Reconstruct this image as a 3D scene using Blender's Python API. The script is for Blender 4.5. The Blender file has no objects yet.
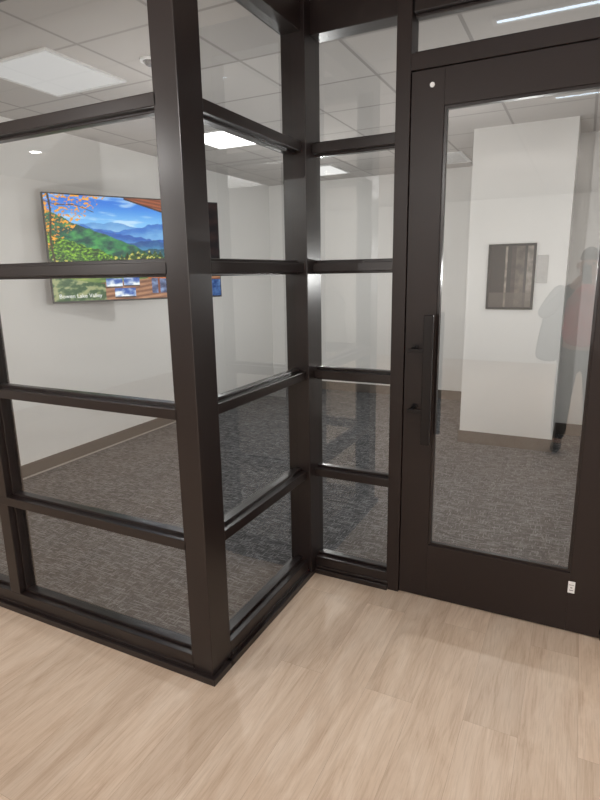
import bpy, bmesh, math, random
from mathutils import Vector, Matrix, noise
random.seed(3)
S=bpy.context.scene
S.view_settings.view_transform='Standard'
S.view_settings.exposure=0.0
COL=bpy.context.collection
H=1.62; CEIL=2.80

# ------------------------------------------------------------ helpers
def lin(r,g,b):
    f=lambda c:(c/255/12.92) if c/255<=0.04045 else ((c/255+0.055)/1.055)**2.4
    return (f(r),f(g),f(b),1)
def newmat(name):
    m=bpy.data.materials.new(name); m.use_nodes=True
    nt=m.node_tree; nt.nodes.clear()
    o=nt.nodes.new('ShaderNodeOutputMaterial')
    return m,nt,o
def N(nt,t,**k):
    n=nt.nodes.new('ShaderNode'+t)
    for a,v in k.items():
        if a in n.inputs.keys(): n.inputs[a].default_value=v
        else: setattr(n,a,v)
    return n
def simple(name,col,rough=0.5,metal=0.0,nscale=40,namp=0.06,bump=0.0,spec=0.5):
    m,nt,o=newmat(name)
    p=N(nt,'BsdfPrincipled'); p.inputs['Roughness'].default_value=rough
    p.inputs['Metallic'].default_value=metal; p.inputs['Specular IOR Level'].default_value=spec
    tc=N(nt,'TexCoord'); no=N(nt,'TexNoise'); no.inputs['Scale'].default_value=nscale
    nt.links.new(tc.outputs['Object'],no.inputs['Vector'])
    cr=N(nt,'ValToRGB')
    c=col
    cr.color_ramp.elements[0].position=.3; cr.color_ramp.elements[1].position=.7
    cr.color_ramp.elements[0].color=(c[0]*(1-namp),c[1]*(1-namp),c[2]*(1-namp),1)
    cr.color_ramp.elements[1].color=(min(1,c[0]*(1+namp)),min(1,c[1]*(1+namp)),min(1,c[2]*(1+namp)),1)
    nt.links.new(no.outputs['Fac'],cr.inputs['Fac']); nt.links.new(cr.outputs['Color'],p.inputs['Base Color'])
    if bump:
        b=N(nt,'Bump'); b.inputs['Strength'].default_value=bump; b.inputs['Distance'].default_value=.002
        nt.links.new(no.outputs['Fac'],b.inputs['Height']); nt.links.new(b.outputs['Normal'],p.inputs['Normal'])
    nt.links.new(p.outputs['BSDF'],o.inputs['Surface'])
    return m
def emis(name,col,st):
    m,nt,o=newmat(name); e=N(nt,'Emission'); e.inputs['Color'].default_value=col; e.inputs['Strength'].default_value=st
    nt.links.new(e.outputs[0],o.inputs['Surface']); return m

M_wall=simple('painted_drywall',lin(232,231,229),.85,nscale=120,namp=.012,bump=.15)
M_hall=simple('hall_drywall',lin(226,224,221),.85,nscale=120,namp=.015,bump=.15)
M_frame=simple('dark_bronze_metal',lin(29,21,20),.31,.0,nscale=300,namp=.06,spec=.5)
M_door=simple('dark_bronze_door',lin(36,27,25),.42,.0,nscale=300,namp=.06,spec=.34)
M_black=simple('black_plastic',lin(22,22,23),.4,nscale=200)
M_hand=simple('black_metal_handle',lin(20,15,15),.4,.0,nscale=200,spec=.3)
M_base=simple('grey_rubber_base',lin(90,83,78),.6,nscale=60)
M_highlight=simple('pale_base_edge',lin(176,170,164),.6,nscale=60)
M_white=simple('white_plastic',lin(225,225,225),.5)
M_steel=simple('grey_steel',lin(90,90,92),.4,.8)

# glass
def glassmat():
    m,nt,o=newmat('clear_glass')
    tr=N(nt,'BsdfTransparent'); tr.inputs['Color'].default_value=(.968,.976,.972,1)
    gl=N(nt,'BsdfGlossy'); gl.inputs['Roughness'].default_value=0.0; gl.inputs['Color'].default_value=(1,1,1,1)
    fr=N(nt,'Fresnel'); fr.inputs['IOR'].default_value=1.52
    ge=N(nt,'NewGeometry')
    inv=N(nt,'Math',operation='SUBTRACT'); inv.inputs[0].default_value=1
    nt.links.new(ge.outputs['Backfacing'],inv.inputs[1])
    mu=N(nt,'Math',operation='MULTIPLY'); nt.links.new(fr.outputs[0],mu.inputs[0]); nt.links.new(inv.outputs[0],mu.inputs[1])
    m2=N(nt,'Math',operation='MULTIPLY_ADD'); m2.inputs[1].default_value=.8; m2.use_clamp=True
    k=N(nt,'Math',operation='MULTIPLY'); k.inputs[1].default_value=.088; nt.links.new(inv.outputs[0],k.inputs[0]); nt.links.new(k.outputs[0],m2.inputs[2])
    nt.links.new(mu.outputs[0],m2.inputs[0])
    mx=N(nt,'MixShader'); nt.links.new(m2.outputs[0],mx.inputs[0]); nt.links.new(tr.outputs[0],mx.inputs[1]); nt.links.new(gl.outputs[0],mx.inputs[2])
    nt.links.new(mx.outputs[0],o.inputs['Surface']); return m
M_glass=glassmat()

def woodmat():
    m,nt,o=newmat('oak_vinyl_planks')
    p=N(nt,'BsdfPrincipled'); tc=N(nt,'TexCoord')
    mp=N(nt,'Mapping'); mp.inputs['Rotation'].default_value=(0,0,math.radians(90)); mp.inputs['Location'].default_value=(.31,.07,0)
    nt.links.new(tc.outputs['Object'],mp.inputs['Vector'])
    br=N(nt,'TexBrick'); br.offset=.37; br.offset_frequency=2
    for k,v in {'Scale':1.0,'Brick Width':1.5,'Row Height':.19,'Mortar Size':.0006,'Mortar Smooth':.4,'Bias':0.0}.items(): br.inputs[k].default_value=v
    br.inputs['Color1'].default_value=(0,0,0,1); br.inputs['Color2'].default_value=(1,1,1,1); br.inputs['Mortar'].default_value=(.5,.5,.5,1)
    nt.links.new(mp.outputs[0],br.inputs['Vector'])
    ml=N(nt,'VectorMath',operation='SCALE'); ml.inputs['Scale'].default_value=13.0
    nt.links.new(br.outputs['Color'],ml.inputs[0])
    ad=N(nt,'VectorMath',operation='ADD'); nt.links.new(mp.outputs[0],ad.inputs[0]); nt.links.new(ml.outputs[0],ad.inputs[1])
    sc=N(nt,'Mapping'); sc.inputs['Scale'].default_value=(1.2,8,1); nt.links.new(ad.outputs[0],sc.inputs['Vector'])
    n1=N(nt,'TexNoise'); n1.inputs['Scale'].default_value=1.5; n1.inputs['Detail'].default_value=8; n1.inputs['Roughness'].default_value=.64; n1.inputs['Distortion'].default_value=1.3
    nt.links.new(sc.outputs[0],n1.inputs['Vector'])
    sc2=N(nt,'Mapping'); sc2.inputs['Scale'].default_value=(9,220,1); nt.links.new(ad.outputs[0],sc2.inputs['Vector'])
    n2=N(nt,'TexNoise'); n2.inputs['Scale'].default_value=1; n2.inputs['Detail'].default_value=5; n2.inputs['Distortion'].default_value=.5
    nt.links.new(sc2.outputs[0],n2.inputs['Vector'])
    cr=N(nt,'ValToRGB'); e=cr.color_ramp.elements
    e[0].position=.26; e[0].color=lin(188,163,141); e[1].position=.74; e[1].color=lin(224,206,188)
    x=cr.color_ramp.elements.new(.47); x.color=lin(209,187,166)
    nt.links.new(n1.outputs['Fac'],cr.inputs['Fac'])
    c2=N(nt,'ValToRGB'); c2.color_ramp.elements[0].position=.36; c2.color_ramp.elements[0].color=(.80,.77,.74,1); c2.color_ramp.elements[1].position=.52; c2.color_ramp.elements[1].color=(1,1,1,1)
    nt.links.new(n2.outputs['Fac'],c2.inputs['Fac'])
    m1=N(nt,'MixRGB',blend_type='MULTIPLY'); m1.inputs[0].default_value=.55
    nt.links.new(cr.outputs[0],m1.inputs[1]); nt.links.new(c2.outputs[0],m1.inputs[2])
    pl=N(nt,'ValToRGB'); pl.color_ramp.elements[0].color=(.87,.865,.86,1); pl.color_ramp.elements[1].color=(1.0,1.0,1.0,1)
    nt.links.new(br.outputs['Color'],pl.inputs['Fac'])
    m3=N(nt,'MixRGB',blend_type='MULTIPLY'); m3.inputs[0].default_value=1; nt.links.new(m1.outputs[0],m3.inputs[1]); nt.links.new(pl.outputs[0],m3.inputs[2])
    m4=N(nt,'MixRGB',blend_type='MIX'); m4.inputs[2].default_value=lin(166,143,124)
    nt.links.new(br.outputs['Fac'],m4.inputs[0]); nt.links.new(m3.outputs[0],m4.inputs[1])
    nt.links.new(m4.outputs[0],p.inputs['Base Color']); p.inputs['Roughness'].default_value=.44; p.inputs['Specular IOR Level'].default_value=.4
    b=N(nt,'Bump'); b.inputs['Strength'].default_value=.08; b.inputs['Distance'].default_value=.002
    nt.links.new(n2.outputs['Fac'],b.inputs['Height']); nt.links.new(b.outputs[0],p.inputs['Normal'])
    nt.links.new(p.outputs[0],o.inputs['Surface']); return m
M_wood=woodmat()

def carpetmat():
    m,nt,o=newmat('grey_loop_carpet')
    p=N(nt,'BsdfPrincipled'); tc=N(nt,'TexCoord')
    def dash(rot,w,h,loc):
        mp=N(nt,'Mapping'); mp.inputs['Rotation'].default_value=(0,0,rot); mp.inputs['Location'].default_value=(loc,loc*.7,0)
        nt.links.new(tc.outputs['Object'],mp.inputs['Vector'])
        b=N(nt,'TexBrick'); b.offset=.41; b.offset_frequency=2; b.squash=1
        for k,v in {'Scale':1.0,'Brick Width':w,'Row Height':h,'Mortar Size':.0003,'Mortar Smooth':.2,'Bias':0.0}.items(): b.inputs[k].default_value=v
        b.inputs['Color1'].default_value=(0,0,0,1); b.inputs['Color2'].default_value=(1,1,1,1); b.inputs['Mortar'].default_value=(.1,.1,.1,1)
        nt.links.new(mp.outputs[0],b.inputs['Vector'])
        return b
    a=dash(0,.045,.0062,.3); b=dash(math.pi/2,.032,.0058,.17)
    pa=N(nt,'Math',operation='POWER'); pa.inputs[1].default_value=1.6; nt.links.new(a.outputs['Color'],pa.inputs[0])
    pb=N(nt,'Math',operation='POWER'); pb.inputs[1].default_value=3.4; nt.links.new(b.outputs['Color'],pb.inputs[0])
    mxx=N(nt,'Math',operation='MAXIMUM'); nt.links.new(pa.outputs[0],mxx.inputs[0]); nt.links.new(pb.outputs[0],mxx.inputs[1])
    no=N(nt,'TexNoise'); no.inputs['Scale'].default_value=90; no.inputs['Detail'].default_value=3; nt.links.new(tc.outputs['Object'],no.inputs['Vector'])
    nm=N(nt,'Math',operation='MULTIPLY_ADD'); nm.inputs[1].default_value=.9; nm.inputs[2].default_value=-.48; nt.links.new(no.outputs['Fac'],nm.inputs[0])
    sm=N(nt,'Math',operation='ADD'); nt.links.new(mxx.outputs[0],sm.inputs[0]); nt.links.new(nm.outputs[0],sm.inputs[1])
    cr=N(nt,'ValToRGB'); e=cr.color_ramp.elements
    e[0].position=.0; e[0].color=lin(66,66,67); e[1].position=1; e[1].color=lin(132,132,134)
    x=e.new(.5); x.color=lin(88,88,90)
    nt.links.new(sm.outputs[0],cr.inputs['Fac']); nt.links.new(cr.outputs[0],p.inputs['Base Color'])
    p.inputs['Roughness'].default_value=1; p.inputs['Specular IOR Level'].default_value=.1
    bp=N(nt,'Bump'); bp.inputs['Strength'].default_value=.25; bp.inputs['Distance'].default_value=.002
    nt.links.new(sm.outputs[0],bp.inputs['Height']); nt.links.new(bp.outputs[0],p.inputs['Normal'])
    nt.links.new(p.outputs[0],o.inputs['Surface']); return m
M_carpet=carpetmat()

def ceilmat():
    m,nt,o=newmat('ceiling_tile_grid')
    p=N(nt,'BsdfPrincipled'); tc=N(nt,'TexCoord')
    br=N(nt,'TexBrick'); br.offset=0
    for k,v in {'Scale':1.0,'Brick Width':.61,'Row Height':.61,'Mortar Size':.010,'Mortar Smooth':.0,'Bias':0.0}.items(): br.inputs[k].default_value=v
    br.inputs['Color1'].default_value=lin(182,178,175); br.inputs['Color2'].default_value=lin(190,186,183); br.inputs['Mortar'].default_value=lin(156,152,149)
    mp=N(nt,'Mapping'); mp.inputs['Location'].default_value=(.02,.06,0)
    nt.links.new(tc.outputs['Object'],mp.inputs['Vector']); nt.links.new(mp.outputs[0],br.inputs['Vector'])
    no=N(nt,'TexNoise'); no.inputs['Scale'].default_value=160; nt.links.new(tc.outputs['Object'],no.inputs['Vector'])
    b=N(nt,'Bump'); b.inputs['Strength'].default_value=.2; b.inputs['Distance'].default_value=.002; nt.links.new(no.outputs['Fac'],b.inputs['Height'])
    nt.links.new(br.outputs['Color'],p.inputs['Base Color']); nt.links.new(b.outputs[0],p.inputs['Normal']); p.inputs['Roughness'].default_value=.9
    nt.links.new(p.outputs[0],o.inputs['Surface']); return m
M_ceil=ceilmat()

def boxes(name,lst,mat,parent=None,bev=0.0,loc=None,rotz=0):
    bm=bmesh.new()
    for (x0,x1,y0,y1,z0,z1) in lst:
        r=bmesh.ops.create_cube(bm,size=1)
        for v in r['verts']:
            v.co=Vector(((x0+x1)/2+v.co.x*(x1-x0),(y0+y1)/2+v.co.y*(y1-y0),(z0+z1)/2+v.co.z*(z1-z0)))
    me=bpy.data.meshes.new(name); bm.to_mesh(me); bm.free(); me.materials.append(mat)
    ob=bpy.data.objects.new(name,me); COL.objects.link(ob)
    if bev:
        md=ob.modifiers.new('bevel','BEVEL'); md.width=bev; md.segments=2; md.limit_method='ANGLE'
    if parent: ob.parent=parent
    if loc: ob.location=loc
    ob.rotation_euler[2]=rotz
    return ob
def struct(o,label,cat=None):
    o['kind']='structure'; o['label']=label; o['category']=cat or o.name.split('_')[0].split('.')[0]; return o
def thing(o,label,cat,group=None):
    o['label']=label; o['category']=cat
    if group: o['group']=group
    return o
def empty(name,loc,rotz=0):
    e=bpy.data.objects.new(name,None); e.empty_display_size=.1; e.location=loc; e.rotation_euler[2]=rotz; COL.objects.link(e); return e
def cyl(name,p0,p1,r,mat,parent=None,seg=24,r2=None,bev=0):
    p0=Vector(p0);p1=Vector(p1);d=p1-p0
    bm=bmesh.new(); bmesh.ops.create_cone(bm,cap_ends=True,segments=seg,radius1=r,radius2=r if r2 is None else r2,depth=d.length)
    q=d.to_track_quat('Z','Y').to_matrix().to_4x4(); q.translation=(p0+p1)/2
    bm.transform(q)
    me=bpy.data.meshes.new(name); bm.to_mesh(me); bm.free(); me.materials.append(mat)
    for f in me.polygons: f.use_smooth=len(f.vertices)==4
    ob=bpy.data.objects.new(name,me); COL.objects.link(ob)
    if bev:
        md=ob.modifiers.new('bevel','BEVEL'); md.width=bev; md.segments=3; md.limit_method='ANGLE'; md.angle_limit=1
    if parent: ob.parent=parent
    return ob

# ------------------------------------------------------------ geometry constants
AY=1.575
BX=-1.21
CY=2.53
LX=-4.0; BY=7.1; RX=1.6
HX0,HX1,HY0=-6.2,3.2,-5.4
# ------------------------------------------------------------ shell
t=.12
f=boxes('floor',[(HX0,HX1,HY0,AY+.05,-.1,0),(BX-.05,HX1,AY+.05,CY+.05,-.1,0)],M_wood); struct(f,'light oak vinyl plank hall floor with fine grain')
f=boxes('floor.001',[(LX,BX-.05,AY+.05,BY,-.1,0),(BX-.05,RX,CY+.05,BY,-.1,0)],M_carpet); struct(f,'dark grey flecked loop pile carpet inside meeting room')
c=boxes('ceiling',[(HX0,HX1,HY0,BY,CEIL,CEIL+.1)],M_ceil); struct(c,'off-white suspended ceiling of square acoustic tiles')
w=boxes('wall_left',[(LX-t,LX,AY+.1,BY,0,CEIL)],M_wall); struct(w,'plain white painted wall carrying the television')
w=boxes('wall_back',[(LX-t,-.945,BY,BY+t,0,CEIL)],M_wall); struct(w,'plain white painted far wall of meeting room')
w=boxes('wall_column',[(-.945,-.13,5.3,BY+t,0,CEIL)],M_wall); struct(w,'white boxed-out wall section carrying framed picture')
w=boxes('wall_recess',[(-.13,RX,5.95,6.07,0,CEIL)],M_wall); struct(w,'white wall set back beside boxed-out section')
w=boxes('wall_right',[(RX,RX+t,CY+.1,6.07,0,CEIL)],M_wall); struct(w,'plain white painted side wall of meeting room')
w=boxes('wall_front',[(.28,HX1,CY,CY+t-.02,0,CEIL)],M_hall); struct(w,'painted hall wall beside the door frame')
w=boxes('wall_hall_back',[(HX0,HX1,HY0-t,HY0,0,CEIL)],M_hall); struct(w,'painted wall across the hall')
w=boxes('wall_hall_left',[(HX0-t,HX0,HY0,AY+.1,0,CEIL)],M_hall); struct(w,'painted hall end wall')
w=boxes('wall_hall_right',[(HX1,HX1+t,HY0,CY+.1,0,CEIL)],M_hall); struct(w,'painted hall end wall')
w=boxes('wall_hall_front',[(HX0,LX-.05,AY,AY+.1,0,CEIL)],M_hall); struct(w,'painted hall wall next to glass partition')
bh=.115; bt=.012
b=boxes('baseboard_left',[(LX,LX+bt,AY+.1,BY,0,bh)],M_base); struct(b,'grey rubber baseboard with painted highlight strip along carpet')
bc=boxes('highlight_strip',[(LX+bt,LX+bt+.008,AY+.1,BY-.02,0,.012)],M_highlight,parent=b); bc['label']='thin pale strip painted as highlight on carpet edge'  # pale colour stands in for the highlight along the carpet edge
b=boxes('baseboard_back',[(LX+bt,-.945-bt,BY-bt,BY,0,bh)],M_base); struct(b,'grey rubber baseboard')
b=boxes('baseboard_column',[(-.945-bt,-.13+bt,5.3-bt,5.3,0,bh),(-.945-bt,-.945,5.3,BY,0,bh),(-.13,-.13+bt,5.3,5.95,0,bh)],M_base); struct(b,'grey rubber baseboard wrapped round boxed-out wall')
b=boxes('baseboard_recess',[(-.13+bt,RX,5.95-bt,5.95,0,bh)],M_base); struct(b,'grey rubber baseboard')
b=boxes('baseboard_right',[(RX-bt,RX,CY+.1,5.94,0,bh)],M_base); struct(b,'grey rubber baseboard')

# ------------------------------------------------------------ glazed partitions
BARS=[.585,1.115,1.645,2.185]
hb=.021
BOT=.095; TOP=2.66
def partition(name,axis,a0,a1,face,verts,label):
    L=[]; D=.10
    def B(u0,u1,d0,d1,z0,z1):
        if axis=='x': L.append((u0,u1,face+d0,face+d1,z0,z1))
        else: L.append((face-d1,face-d0,u0,u1,z0,z1))
    B(a0,a1,0,D,.03,BOT); B(a0,a1,-.006,D+.006,.03,.045)
    B(a0,a1,.032,D-.032,BOT,BOT+.014)
    B(a0,a1,0,D,TOP,CEIL)
    for z in BARS:
        B(a0,a1,0,D,z-hb,z+hb); B(a0,a1,.032,D-.032,z-hb-.010,z+hb+.013)
    for (u0,u1) in verts:
        B(u0,u1,.001,D-.001,BOT,TOP); B(u0-.010,u1+.010,.032,D-.032,BOT,TOP)
    fr=boxes(name,L,M_frame,bev=.0025)
    struct(fr,label,'glass partition')
    g0,g1=a0+.002,a1-.002
    L2=(g0,g1,face+.046,face+.054,BOT+.005,TOP-.002) if axis=='x' else (face-.054,face-.046,g0,g1,BOT+.005,TOP-.002)
    g=boxes('glass_pane',[L2],M_glass,parent=fr); g['label']='clear reflective glass panes'
    return fr
PA=.092; PB=.135
partition('window_1','x',LX,BX-PA,AY,[(LX,LX+.06),(-3.65,-3.59),(-2.43,-2.36)],'dark bronze framed glass partition with stacked rectangular panes')
partition('window_2','y',AY+PB,CY-.062,BX,[],'short return glass partition in dark bronze frame')
partition('window_3','x',BX+.020,-.778,CY,[],'narrow glass sidelight beside the door in dark bronze')
L=[(-.715,.21,CY,CY+.1,2.66,CEIL),(-.715,.21,CY+.028,CY+.072,2.648,2.66),(-.715,.21,CY+.028,CY+.072,2.505,2.52)]
tr=boxes('window_4',L,M_frame,bev=.002); struct(tr,'glass transom above door in dark bronze frame','glass partition')
g=boxes('glass_pane',[(-.715,.21,CY+.046,CY+.054,2.50,2.665)],M_glass,parent=tr)
p=boxes('trim_1',[(BX-PA-.010,BX,AY,AY+PB,0,CEIL)],M_frame,bev=.003); struct(p,'heavy dark bronze corner post')
p=boxes('trim_2',[(BX-.10,BX+.020,CY-.062,CY+.10,0,CEIL)],M_frame,bev=.003); struct(p,'dark bronze post at inside corner')
p=boxes('trim_3',[(LX,BX+.022,AY-.022,AY+.12,0,.03),(BX-.12,BX+.022,AY+.1,CY+.12,0,.03),(BX,-.778,CY-.018,CY+.118,0,.03)],M_frame,bev=.003); struct(p,'dark bronze base channel on floor')
p=boxes('trim_4',[(-.786,-.722,CY-.004,CY+.104,0,CEIL),(.202,.28,CY-.004,CY+.104,0,CEIL),(-.722,.202,CY-.004,CY+.104,2.44,2.505),
                  (-.722,-.705,CY+.05,CY+.10,0,2.44),(.187,.202,CY+.05,CY+.10,0,2.44)],M_door,bev=.002); struct(p,'dark bronze door frame')
# ------------------------------------------------------------ door
dx0,dx1=-.718,.198; gz0,gz1=.295,2.29; gx0,gx1=-.578,.06; dy0,dy1=CY+.002,CY+.047
dr=boxes('door_1',[(dx0,gx0,dy0,dy1,.008,2.436),(gx1,dx1,dy0,dy1,.008,2.436),(gx0,gx1,dy0,dy1,.008,gz0),(gx0,gx1,dy0,dy1,gz1,2.436)],M_door,bev=.0012)
struct(dr,'dark bronze single door with tall glass pane')
boxes('glazing_bead',[(gx0,gx0+.012,dy0+.008,dy1-.008,gz0,gz1),(gx1-.012,gx1,dy0+.008,dy1-.008,gz0,gz1),(gx0+.012,gx1-.012,dy0+.008,dy1-.008,gz0,gz0+.012),(gx0+.012,gx1-.012,dy0+.008,dy1-.008,gz1-.012,gz1)],M_frame,parent=dr)
boxes('glass_pane',[(gx0+.005,gx1-.005,dy0+.018,dy0+.026,gz0+.005,gz1-.005)],M_glass,parent=dr)
hx,hy=-.590,CY-.085
hd=boxes('handle',[(hx-.021,hx+.021,hy-.010,hy+.012,.835,1.43)],M_hand,parent=dr,bev=.003); hd['label']='long vertical flat black metal pull handle'
for z in (1.27,.99):
    m=cyl('handle_mount',(-.668,dy0,z),(-.668,hy+.002,z),.009,M_hand,parent=hd)
    m=boxes('handle_mount',[(-.677,hx-.018,hy-.005,hy+.008,z-.009,z+.009)],M_hand,parent=hd,bev=.002)
    m=cyl('handle_mount',(-.668,dy0,z),(-.668,dy0-.006,z),.018,M_hand,parent=hd)
cyl('contact_button',(-.63,dy0,2.375),(-.63,dy0-.004,2.375),.010,M_white,parent=dr)
st=boxes('sticker',[(.056,.084,dy0-.0015,dy0,.200,.256)],M_white,parent=dr); st['label']='small white label with dark print'
M_print=simple('grey_print',lin(110,110,112),.6)
bpr=boxes('sticker_print',[(.062,.078,dy0-.0022,dy0-.0014,.212,.215),(.066,.074,dy0-.0022,dy0-.0014,.224,.228),(.060,.080,dy0-.0022,dy0-.0014,.238,.240)],M_print,parent=st)

# ------------------------------------------------------------ television
ang=math.radians(61.5)
tv=empty('television',(-3.53,3.93,1.845),ang)
thing(tv,'wide flat television showing mountain view, angled out on swing arm','television')
W,Hh=1.55,.875
boxes('television_body',[(-W/2,W/2,-.006,.028,-Hh/2,Hh/2),(-.5,.5,.028,.05,-.3,.18)],M_black,parent=tv,bev=.003)
NU,NV=380,214
def sstep(a,b,x):
    t=max(0,min(1,(x-a)/(b-a))); return t*t*(3-2*t)
def mixc(a,b,t):
    t=max(0,min(1.1,t)); return tuple(a[i]*(1-t)+b[i]*t for i in range(3))
def fb(x,y,o=4): return noise.fractal(Vector((x,y,.37)),1.0,2.0,o)
def pic(u,v):
    c=mixc((26,110,214),(128,194,242),sstep(0,.30,v))
    cl=fb(u*4+1,v*12+3); c=mixc(c,(240,246,252),.55*sstep(.05,.5,cl+.3*math.exp(-((u-.40)/.2)**2)-.1))
    for k,(base,amp,c1,c2) in enumerate((( .25,.06,(90,152,212),(134,186,228)),(.30,.08,(50,114,196),(104,164,218)),(.37,.07,(26,88,172),(84,146,202)),(.44,.06,(12,72,138),(66,138,178)),(.51,.05,(10,76,98),(52,128,126)))):
        r=base+amp*fb(u*(3.8+k*1.3)+k*3,1.2+k*2.3)
        if k==1: r-=.07*math.exp(-((u-.60)/.10)**2)
        if k==2: r-=.05*math.exp(-((u-.28)/.09)**2)
        if v>r: c=mixc(c1,c2,sstep(r,r+.11,v)+.35*fb(u*20,v*34,5))
    r3=.16+.68*u+.03*fb(u*10,9.1)
    if v>r3:
        n=fb(u*20+v*8,v*20-u*6,6); c=mixc((6,68,66),(66,152,84),.42+.9*n+.5*(v-r3))
    r4=.36+.60*u+.03*fb(u*18,4.1)
    if v>r4:
        n=fb(u*70,v*62,6); c=mixc((8,54,24),(146,196,56),.42+.9*n)
    tree=.55+.05*math.sin(u*9)+.05*abs(((u*30)%1)-.5)*2+.02*fb(u*20,2)
    if v>tree:
        n=fb(u*64,v*54+7,6); c=mixc((6,42,22),(98,150,52),.32+.9*n)
        if n>.42: c=(208,196,98)
    r6=.71+.02*fb(u*12,5)
    if v>r6: c=mixc((44,90,40),(144,158,80),.5+.8*fb(u*14,v*40))
    m=.24-.6*v-u; n=fb(u*64,v*50+20,5)
    if m>-.08 and n>.20-.6*m: c=mixc((116,60,28),(232,160,52),.5+1.2*n)
    if abs(u-.022-.006*math.sin(v*11))<.005 and v<.7: c=(58,44,34)
    if abs(v-.06-.30*u-.015*math.sin(u*30))<.0035 and u<.25: c=(72,50,34)
    rr=v-.50*(u-.42)
    if rr<0 and u>.42:
        s=math.sin((v-.25*(u-.4))*190); c=mixc((104,48,30),(172,96,62),.5+.4*s)
    elif rr<.016 and u>.42: c=(52,28,22)
    if .83<u<.86 and v>.1: c=mixc((90,54,38),(130,82,56),.5+.5*math.sin(u*300))
    if u>.86: c=mixc((16,14,18),(48,32,30),.40+.25*math.sin(v*40)+.4*fb(u*20,v*20))
    dk=.79+.04*math.sin(u*5+.4)
    if v>dk:
        c=mixc((104,66,48),(180,132,100),.5+.4*math.sin((v*2.2+u*.5)*60)+.3*fb(u*12,v*30))
    if u>.86 and v>.82: c=mixc((34,60,110),(96,130,180),.5+fb(u*24,v*20))
    if u<.28 and v>.77+.25*u: c=mixc((40,78,44),(150,156,112),sstep(-.3,.5,fb(u*26,v*24+5)))
    for (cx_,w_,y0) in ((.33,.045,.79),(.43,.045,.78),(.39,.06,.89)):
        if abs(u-cx_)<w_ and y0<v<y0+.08:
            c=mixc((48,88,164),(220,228,236),.35+.9*fb(u*26,v*26)+.9*(v-y0)/.08-.3)
        if abs(u-cx_)<w_ and y0+.08<=v<y0+.095: c=(60,44,40)
    if .53<u<.84 and abs(v-.79-.14*(u-.7))<.030: c=mixc((170,82,36),(230,146,80),.5+.4*math.sin(v*190+u*20))
    if .55<u<.84 and .81+.14*(u-.7)<v<.95:
        c=(118,60,34) if (u*15+.2)%1<.2 else mixc((44,56,92),(120,144,184),.5+fb(u*20,v*20))
    return c
bm=bmesh.new(); gw=W-.022; gh=Hh-.026
grid=[[bm.verts.new((-gw/2+gw*i/NU,-.0075,gh/2-gh*j/NV+.002)) for i in range(NU+1)] for j in range(NV+1)]
for j in range(NV):
    for i in range(NU): bm.faces.new((grid[j][i],grid[j+1][i],grid[j+1][i+1],grid[j][i+1]))
me=bpy.data.meshes.new('screen'); bm.to_mesh(me); bm.free()
ca=me.color_attributes.new('picture','FLOAT_COLOR','CORNER')
k=0
for j in range(NV):
    for i in range(NU):
        c=pic((i+.5)/NU,(j+.5)/NV); cc=lin(*[max(0,min(255,q)) for q in c])
        for q in range(4): ca.data[k].color=cc; k+=1
m,nt,o=newmat('screen_picture'); at=N(nt,'VertexColor'); at.layer_name='picture'
e=N(nt,'Emission'); e.inputs['Strength'].default_value=1.25; gg=N(nt,'BsdfGlossy'); gg.inputs['Roughness'].default_value=.3; gg.inputs['Color'].default_value=(.006,.006,.006,1)
ad=N(nt,'AddShader'); nt.links.new(at.outputs['Color'],e.inputs['Color']); nt.links.new(e.outputs[0],ad.inputs[0]); nt.links.new(gg.outputs[0],ad.inputs[1]); nt.links.new(ad.outputs[0],o.inputs['Surface'])
me.materials.append(m)
sc=bpy.data.objects.new('screen',me); COL.objects.link(sc); sc.parent=tv; sc['label']='lit screen with mountains, trees and patio'
cu=bpy.data.curves.new('caption','FONT'); cu.body='Bowen Lake Valley'; cu.size=.046; cu.extrude=.0005
tx=bpy.data.objects.new('caption_tmp',cu); COL.objects.link(tx)
bpy.context.view_layer.update()
tm=bpy.data.meshes.new_from_object(tx.evaluated_get(bpy.context.evaluated_depsgraph_get())); bpy.data.objects.remove(tx)
tm.materials.clear(); tm.materials.append(emis('caption_white',(1,1,1,1),1.0))
tx=bpy.data.objects.new('screen_caption',tm); COL.objects.link(tx); tx.parent=sc; tx.location=(-W/2+.05,-.0095,-Hh/2+.04); tx.rotation_euler=(math.pi/2,0,0)
mt=boxes('wall_mount',[(-.22,.22,.05,.07,-.2,-.16),(-.22,.22,.05,.07,.10,.14),(-.04,.04,.05,.08,-.2,.14)],M_steel,parent=tv); mt['label']='grey steel swing arm mount'
R=Matrix.Rotation(-ang,3,'Z')
def tl(x,y,z): return R@(Vector((x,y,z))-Vector(tv.location))
pc=Vector((0,.07,-.03)); e1=tl(-3.72,4.32,1.815); wl=tl(-3.985,4.1,1.815)
cyl('mount_arm',pc,e1,.02,M_steel,parent=mt); cyl('mount_arm',e1,wl,.02,M_steel,parent=mt)
pw=boxes('mount_plate',[(-.1,.1,-.008,.008,-.16,.16)],M_steel,parent=mt); pw.location=tl(-3.99,4.1,1.815); pw.rotation_euler[2]=math.pi/2-ang

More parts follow.
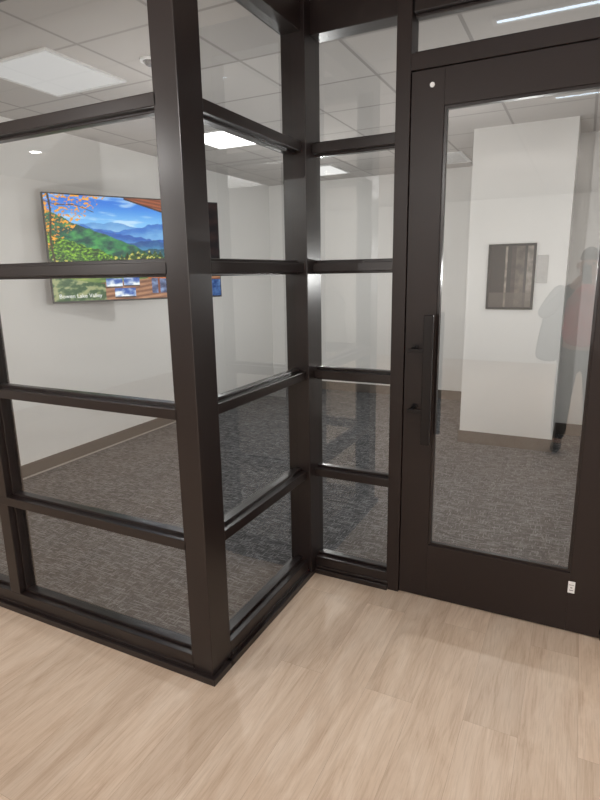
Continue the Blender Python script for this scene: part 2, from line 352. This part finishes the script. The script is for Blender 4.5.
# ------------------------------------------------------------ framed picture on column
fx0,fx1,fz0,fz1=-.765,-.375,1.275,1.835; fy=5.3
pf=empty('framed_picture',((fx0+fx1)/2,fy,fz0)); thing(pf,'dark framed abstract picture in brown and grey panels on white wall','picture')
ox,oz=(fx0+fx1)/2,fz0
bw=.020
boxes('frame',[(fx0-ox,fx0-ox+bw,-.03,-.001,0,fz1-fz0),(fx1-ox-bw,fx1-ox,-.03,-.001,0,fz1-fz0),(fx0-ox+bw,fx1-ox-bw,-.03,-.001,0,bw),(fx0-ox+bw,fx1-ox-bw,-.03,-.001,fz1-fz0-bw,fz1-fz0)],simple('black_frame',lin(8,7,7),.5,spec=.1),parent=pf)
def artmat():
    m,nt,o=newmat('abstract_art'); p=N(nt,'BsdfPrincipled'); tc=N(nt,'TexCoord')
    sp=N(nt,'SeparateXYZ'); nt.links.new(tc.outputs['Generated'],sp.inputs[0])
    cr=N(nt,'ValToRGB'); cr.color_ramp.interpolation='CONSTANT'; e=cr.color_ramp.elements
    e[0].position=0; e[0].color=lin(20,13,11); e[1].position=.35; e[1].color=lin(148,138,128)
    for ps,cc in ((.40,(4,2,2)),(.50,(48,38,34)),(.60,(92,82,74)),(.80,(6,3,3)),(.86,(130,122,114))):
        x=e.new(ps); x.color=lin(*cc)
    nt.links.new(sp.outputs['X'],cr.inputs['Fac'])
    mp=N(nt,'Mapping'); mp.inputs['Scale'].default_value=(5,1,7); nt.links.new(tc.outputs['Generated'],mp.inputs[0])
    no=N(nt,'TexNoise'); no.inputs['Scale'].default_value=1; no.inputs['Detail'].default_value=6; nt.links.new(mp.outputs[0],no.inputs['Vector'])
    c2=N(nt,'ValToRGB'); c2.color_ramp.elements[0].position=.35; c2.color_ramp.elements[0].color=(.35,.35,.35,1); c2.color_ramp.elements[1].position=.65; c2.color_ramp.elements[1].color=(1.4,1.4,1.4,1)
    nt.links.new(no.outputs['Fac'],c2.inputs['Fac'])
    mm=N(nt,'MixRGB',blend_type='MULTIPLY'); mm.inputs[0].default_value=1; nt.links.new(cr.outputs[0],mm.inputs[1]); nt.links.new(c2.outputs[0],mm.inputs[2])
    gt=N(nt,'Math',operation='LESS_THAN'); gt.inputs[1].default_value=.24; nt.links.new(sp.outputs['Z'],gt.inputs[0])
    m5=N(nt,'MixRGB'); m5.inputs[2].default_value=lin(96,88,82)
    mf=N(nt,'Math',operation='MULTIPLY'); mf.inputs[1].default_value=.6; nt.links.new(gt.outputs[0],mf.inputs[0])
    nt.links.new(mf.outputs[0],m5.inputs[0]); nt.links.new(mm.outputs[0],m5.inputs[1])
    nt.links.new(m5.outputs[0],p.inputs['Base Color']); p.inputs['Roughness'].default_value=.4; p.inputs['Specular IOR Level'].default_value=.2; nt.links.new(p.outputs[0],o.inputs['Surface']); return m
boxes('artwork',[(fx0-ox+bw,fx1-ox-bw,-.015,-.004,bw,fz1-fz0-bw)],artmat(),parent=pf)
wp=boxes('grey_patch',[(-.365,-.275,5.288,5.2995,1.50,1.735)],simple('pale_grey_patch',lin(188,186,184),.6),bev=.002)  # thin box added to stand in for an unexplained pale patch
thing(wp,'small flat pale grey stand-in patch on wall beside framed picture','wall plate')

# ------------------------------------------------------------ ceiling fixtures and added fill lights
M_lit=emis('panel_diffuser',(1,.98,.96,1),5.0)
M_lit2=emis('panel_diffuser_soft',(1,.985,.97,1),.56)
M_lit3=emis('panel_diffuser_medium',(1,.98,.96,1),1.0)
def panel(x,y,sx,sy,mat,label,group=None):
    e=empty('ceiling_light',(x,y,CEIL)); thing(e,label,'ceiling light',group)
    w=.02
    boxes('light_frame',[(-sx/2,-sx/2+w,-sy/2,sy/2,-.012,-.0005),(sx/2-w,sx/2,-sy/2,sy/2,-.012,-.0005),(-sx/2+w,sx/2-w,-sy/2,-sy/2+w,-.012,-.0005),(-sx/2+w,sx/2-w,sy/2-w,sy/2,-.012,-.0005)],M_white,parent=e)
    boxes('diffuser',[(-sx/2+w,sx/2-w,-sy/2+w,sy/2-w,-.008,-.0005)],mat,parent=e)
    return e
GI='square lights in meeting room ceiling'
panel(-2.93,2.62,.60,.60,M_lit2,'dimmed square flat ceiling light panel with white frame',GI)
panel(-2.93,4.5,.60,.60,M_lit,'bright square flat ceiling light panel with white frame',GI)
panel(-2.93,6.4,.60,.60,M_lit3,'softly lit square flat ceiling light panel with white frame',GI)
panel(.75,3.9,.60,.60,M_lit,'bright square flat ceiling light panel with white frame',GI)
GH='light panels in hall ceiling'
M_hl=emis('hall_diffuser',(1,.98,.95,1),9.0)
panel(1.7,-1.2,.60,1.20,M_hl,'long flat hall ceiling light panel',GH)
panel(1.7,.9,.60,1.20,M_hl,'long flat hall ceiling light panel',GH)
M_lin=emis('linear_diffuser',(.70,.86,1,1),7.0)
panel(.6,.45,1.8,.08,M_lin,'thin linear hall ceiling light',GH)
panel(.4,2.0,1.8,.08,M_lin,'thin linear hall ceiling light',GH)
for (x,y) in ((-4.8,-.75),(-3.0,-2.2)):
    e=empty('downlight',(x,y,CEIL)); thing(e,'small round recessed downlight in hall ceiling','downlight','round downlights in hall ceiling')
    cyl('trim_ring',(0,0,-.008),(0,0,-.0005),.07,M_white,parent=e)
    cyl('lamp',(0,0,-.011),(0,0,-.008),.05,emis('lamp_glow',(1,.95,.88,1),24),parent=e)
def pt(x,y,z,p,col=(1,.97,.93)):  # unseen fill light in mid-air, added for brightness, no fixture
    l=bpy.data.lights.new('lamp','POINT'); l.energy=p; l.shadow_soft_size=0.0; l.color=col
    o=bpy.data.objects.new('lamp_light',l); o.location=(x,y,z); COL.objects.link(o)
for a in ((-2.2,2.9,1.6,20),(-2.4,5.2,1.6,29),(-.4,3.9,1.6,25),(.8,4.2,1.7,2)): pt(*a,col=(1,.99,.975))
for a in ((-3.6,-.6,2.0,38),(-.6,-1.9,1.9,46),(1.9,-.2,2.0,38),(-1.0,.5,2.3,21),(-2.4,.4,2.3,17),(.6,-3.6,1.6,70),(-2.6,-3.6,1.6,54),(1.6,-3.6,1.6,40)): pt(*a,col=(1,.98,.955))  # added hall fills; those near the back wall strengthen glass reflections
e=empty('smoke_detector',(-2.27,2.72,CEIL)); thing(e,'small white round smoke detector on ceiling tile','smoke detector')
cyl('detector_base',(0,0,-.015),(0,0,-.0005),.055,M_white,parent=e); cyl('detector_sensor',(0,0,-.035),(0,0,-.015),.02,M_steel,parent=e,r2=.04)
e=empty('air_vent',(-1.5,6.45,CEIL)); thing(e,'square white slatted ceiling air vent','air vent')
boxes('vent_frame',[(-.29,-.25,-.29,.29,-.015,-.0005),(.25,.29,-.29,.29,-.015,-.0005),(-.25,.25,-.29,-.25,-.015,-.0005),(-.25,.25,.25,.29,-.015,-.0005)],M_white,parent=e)
boxes('vent_slats',[(-.25,.25,-.25+i*.05,-.25+i*.05+.02,-.012,-.003) for i in range(10)],M_white,parent=e)
boxes('vent_duct',[(-.25,.25,-.25,.25,-.003,-.0005)],M_black,parent=e)

# ------------------------------------------------------------ camera
pit=math.atan2(127,555); roll=.0174; yaw=math.radians(26.7)
hv=Vector((-math.sin(yaw),math.cos(yaw),0)); Rv=Vector((math.cos(yaw),math.sin(yaw),0)); Z=Vector((0,0,1))
F=hv*math.cos(pit)-Z*math.sin(pit); Dn=-hv*math.sin(pit)-Z*math.cos(pit)
cx=(Rv+Dn*roll).normalized(); cup=-(Dn-Rv*roll).normalized(); cz=-F
cam=bpy.data.objects.new('camera',bpy.data.cameras.new('camera')); COL.objects.link(cam)
mw=Matrix((cx,cup,cz)).transposed().to_4x4(); mw.translation=Vector((0,0,H)); cam.matrix_world=mw
cam.data.sensor_fit='VERTICAL'; cam.data.sensor_height=36; cam.data.lens=555/800*36; cam.data.clip_start=.01
S.camera=cam

# ------------------------------------------------------------ person (photographer, seen reflected in door glass)
M_skin=simple('skin',lin(215,168,146),.55); M_coat=simple('charcoal_coat',lin(16,16,18),.85,spec=.1); M_shirt=simple('maroon_shirt',lin(210,12,30),.8,spec=.1)
M_trs=simple('dark_trousers',lin(24,25,30),.85); M_shoe=simple('black_shoes',lin(20,20,20),.4); M_hair=simple('short_brown_hair',lin(60,44,34),.8)
def skin(name,vs,es,mat,parent,sub=2):
    me=bpy.data.meshes.new(name); me.from_pydata([v[:3] for v in vs],es,[])
    ob=bpy.data.objects.new(name,me); COL.objects.link(ob)
    md=ob.modifiers.new('s','SKIN')
    sv=me.skin_vertices[0].data
    for i,v in enumerate(vs):
        r=v[3]; sv[i].radius=(r,r) if not isinstance(r,tuple) else r
    sv[0].use_root=True
    sb=ob.modifiers.new('u','SUBSURF'); sb.levels=sub; sb.render_levels=sub
    bpy.context.view_layer.update()
    m2=bpy.data.meshes.new_from_object(ob.evaluated_get(bpy.context.evaluated_depsgraph_get()))
    bpy.data.objects.remove(ob)
    m2.name=name; m2.materials.clear(); m2.materials.append(mat)
    for pq in m2.polygons: pq.use_smooth=True; pq.material_index=0
    o2=bpy.data.objects.new(name,m2); COL.objects.link(o2); o2.parent=parent
    return o2
px,py=.04,-.30
P=empty('person',(px,py,0)); thing(P,'person in dark coat and maroon shirt holding up a phone','person')
camL=Vector((-px,-py,H))
phc=camL-F*.016-cup*.055+cx*.015
hr=phc+cx*.048-F*.012-cup*.02; hl=phc-cx*.048-F*.012-cup*.02
er=Vector((.32,.0,1.20)); el=Vector((-.32,.0,1.20))
body=[(0,0,.97,.13),(0,0,1.12,.13),(0,0,1.30,.145),(0,0,1.42,.12),(0,.0,1.50,.06),(0,.02,1.56,.055),(0,.035,1.63,.085),(0,.03,1.70,.078),
 (.19,0,1.42,.06),(*er,.042),(*(hr*.85+er*.15),.028),(*hr,.026),
 (-.19,0,1.42,.06),(*el,.042),(*(hl*.85+el*.15),.028),(*hl,.026),
 (.10,0,.88,.09),(.12,.02,.5,.058),(.13,0,.10,.04),(.14,.12,.04,.035),
 (-.10,0,.88,.09),(-.12,.02,.5,.058),(-.13,0,.10,.04),(-.14,.12,.04,.035)]
be=[(0,1),(1,2),(2,3),(3,4),(4,5),(5,6),(6,7),(3,8),(8,9),(9,10),(10,11),(3,12),(12,13),(13,14),(14,15),(0,16),(16,17),(17,18),(18,19),(0,20),(20,21),(21,22),(22,23)]
bd=skin('body',body,be,M_skin,P)
for sx in (-1,1):
    cyl('eye',(sx*.032,.105,1.655),(sx*.032,.118,1.655),.011,M_black,parent=P)
    skin('ear',[(sx*.084,.03,1.665,.012),(sx*.09,.025,1.64,.014),(sx*.084,.03,1.615,.01)],[(0,1),(1,2)],M_skin,P,1)
skin('nose',[(0,.11,1.66,.008),(0,.128,1.63,.012),(0,.125,1.62,.013)],[(0,1),(1,2)],M_skin,P,1)
boxes('mouth',[(-.024,.024,.108,.118,1.583,1.590)],simple('lips',lin(150,80,76),.6),parent=P,bev=.002)
skin('hair',[(0,.01,1.665,.084),(0,.0,1.72,.083),(0,.04,1.755,.06),(0,.075,1.75,.03)],[(0,1),(1,2),(2,3)],M_hair,P)
def fingers(w,s):
    for i in range(4):
        b=w+cup*(-.03+.02*i)*1.0
        skin('finger',[(*(b+cx*s*.004),.009),(*(b+cx*s*.006+F*.012+cup*.004),.0085),(*(b-cx*s*(.006+.002*i)+F*.021+cup*.006),.0075)],[(0,1),(1,2)],M_skin,P,1)
    skin('thumb',[(*(w-cup*.03),.011),(*(w-cx*s*.012-F*.014-cup*.005),.010),(*(w-cx*s*.03-F*.012+cup*.012),.009)],[(0,1),(1,2)],M_skin,P,1)
fingers(hr,1); fingers(hl,-1)
skin('shirt',[(0,.06,.94,(.185,.12)),(0,.06,1.12,(.18,.12)),(0,.05,1.32,(.18,.13)),(0,.01,1.44,(.13,.10)),(0,0,1.50,.07)],[(0,1),(1,2),(2,3),(3,4)],M_shirt,P)
def lerp(a,b,t): return a*(1-t)+b*t
for s,e_,h_ in ((1,er,hr),(-1,el,hl)):
    wr=lerp(e_,h_,.80)
    c_=skin('coat_sleeve',[(s*.15,-.005,1.45,.07),(s*.215,0,1.41,.082),(*(e_+Vector((s*.02,0,0))),.066),(*wr,.042)],[(0,1),(1,2),(2,3)],M_coat,P)
    c_=skin('coat_front',[(s*.15,-.02,1.43,(.075,.10)),(s*.22,-.02,1.25,(.065,.11)),(s*.26,-.02,1.0,(.07,.11)),(s*.28,-.02,.80,(.08,.11))],[(0,1),(1,2),(2,3)],M_coat,P)
skin('coat_back',[(0,-.07,1.46,(.14,.05)),(0,-.10,1.25,(.19,.05)),(0,-.12,1.0,(.2,.05)),(0,-.12,.80,(.21,.05))],[(0,1),(1,2),(2,3)],M_coat,P)
skin('trousers',[(0,0,.95,.15),(.095,0,.86,.105),(.12,.02,.5,.078),(.13,0,.09,.065),(-.095,0,.86,.105),(-.12,.02,.5,.078),(-.13,0,.09,.065)],[(0,1),(1,2),(2,3),(0,4),(4,5),(5,6)],M_trs,P)
for s in (-1,1):
    sh=skin('shoe',[(s*.13,-.03,.055,.05),(s*.135,.06,.05,.05),(s*.145,.16,.042,.04)],[(0,1),(1,2)],M_shoe,P)
ph=boxes('phone',[(-.037,.037,-.076,.076,-.004,.004)],M_black,bev=.003)
pm=Matrix((cx,cup,cz)).transposed().to_4x4(); pm.translation=phc+Vector((px,py,0)); ph.matrix_world=pm
thing(ph,'black phone held upright in both hands','phone')

# world
wd=bpy.data.worlds.new('world'); S.world=wd; wd.use_nodes=True
wd.node_tree.nodes['Background'].inputs[0].default_value=(.8,.82,.85,1); wd.node_tree.nodes['Background'].inputs[1].default_value=.3
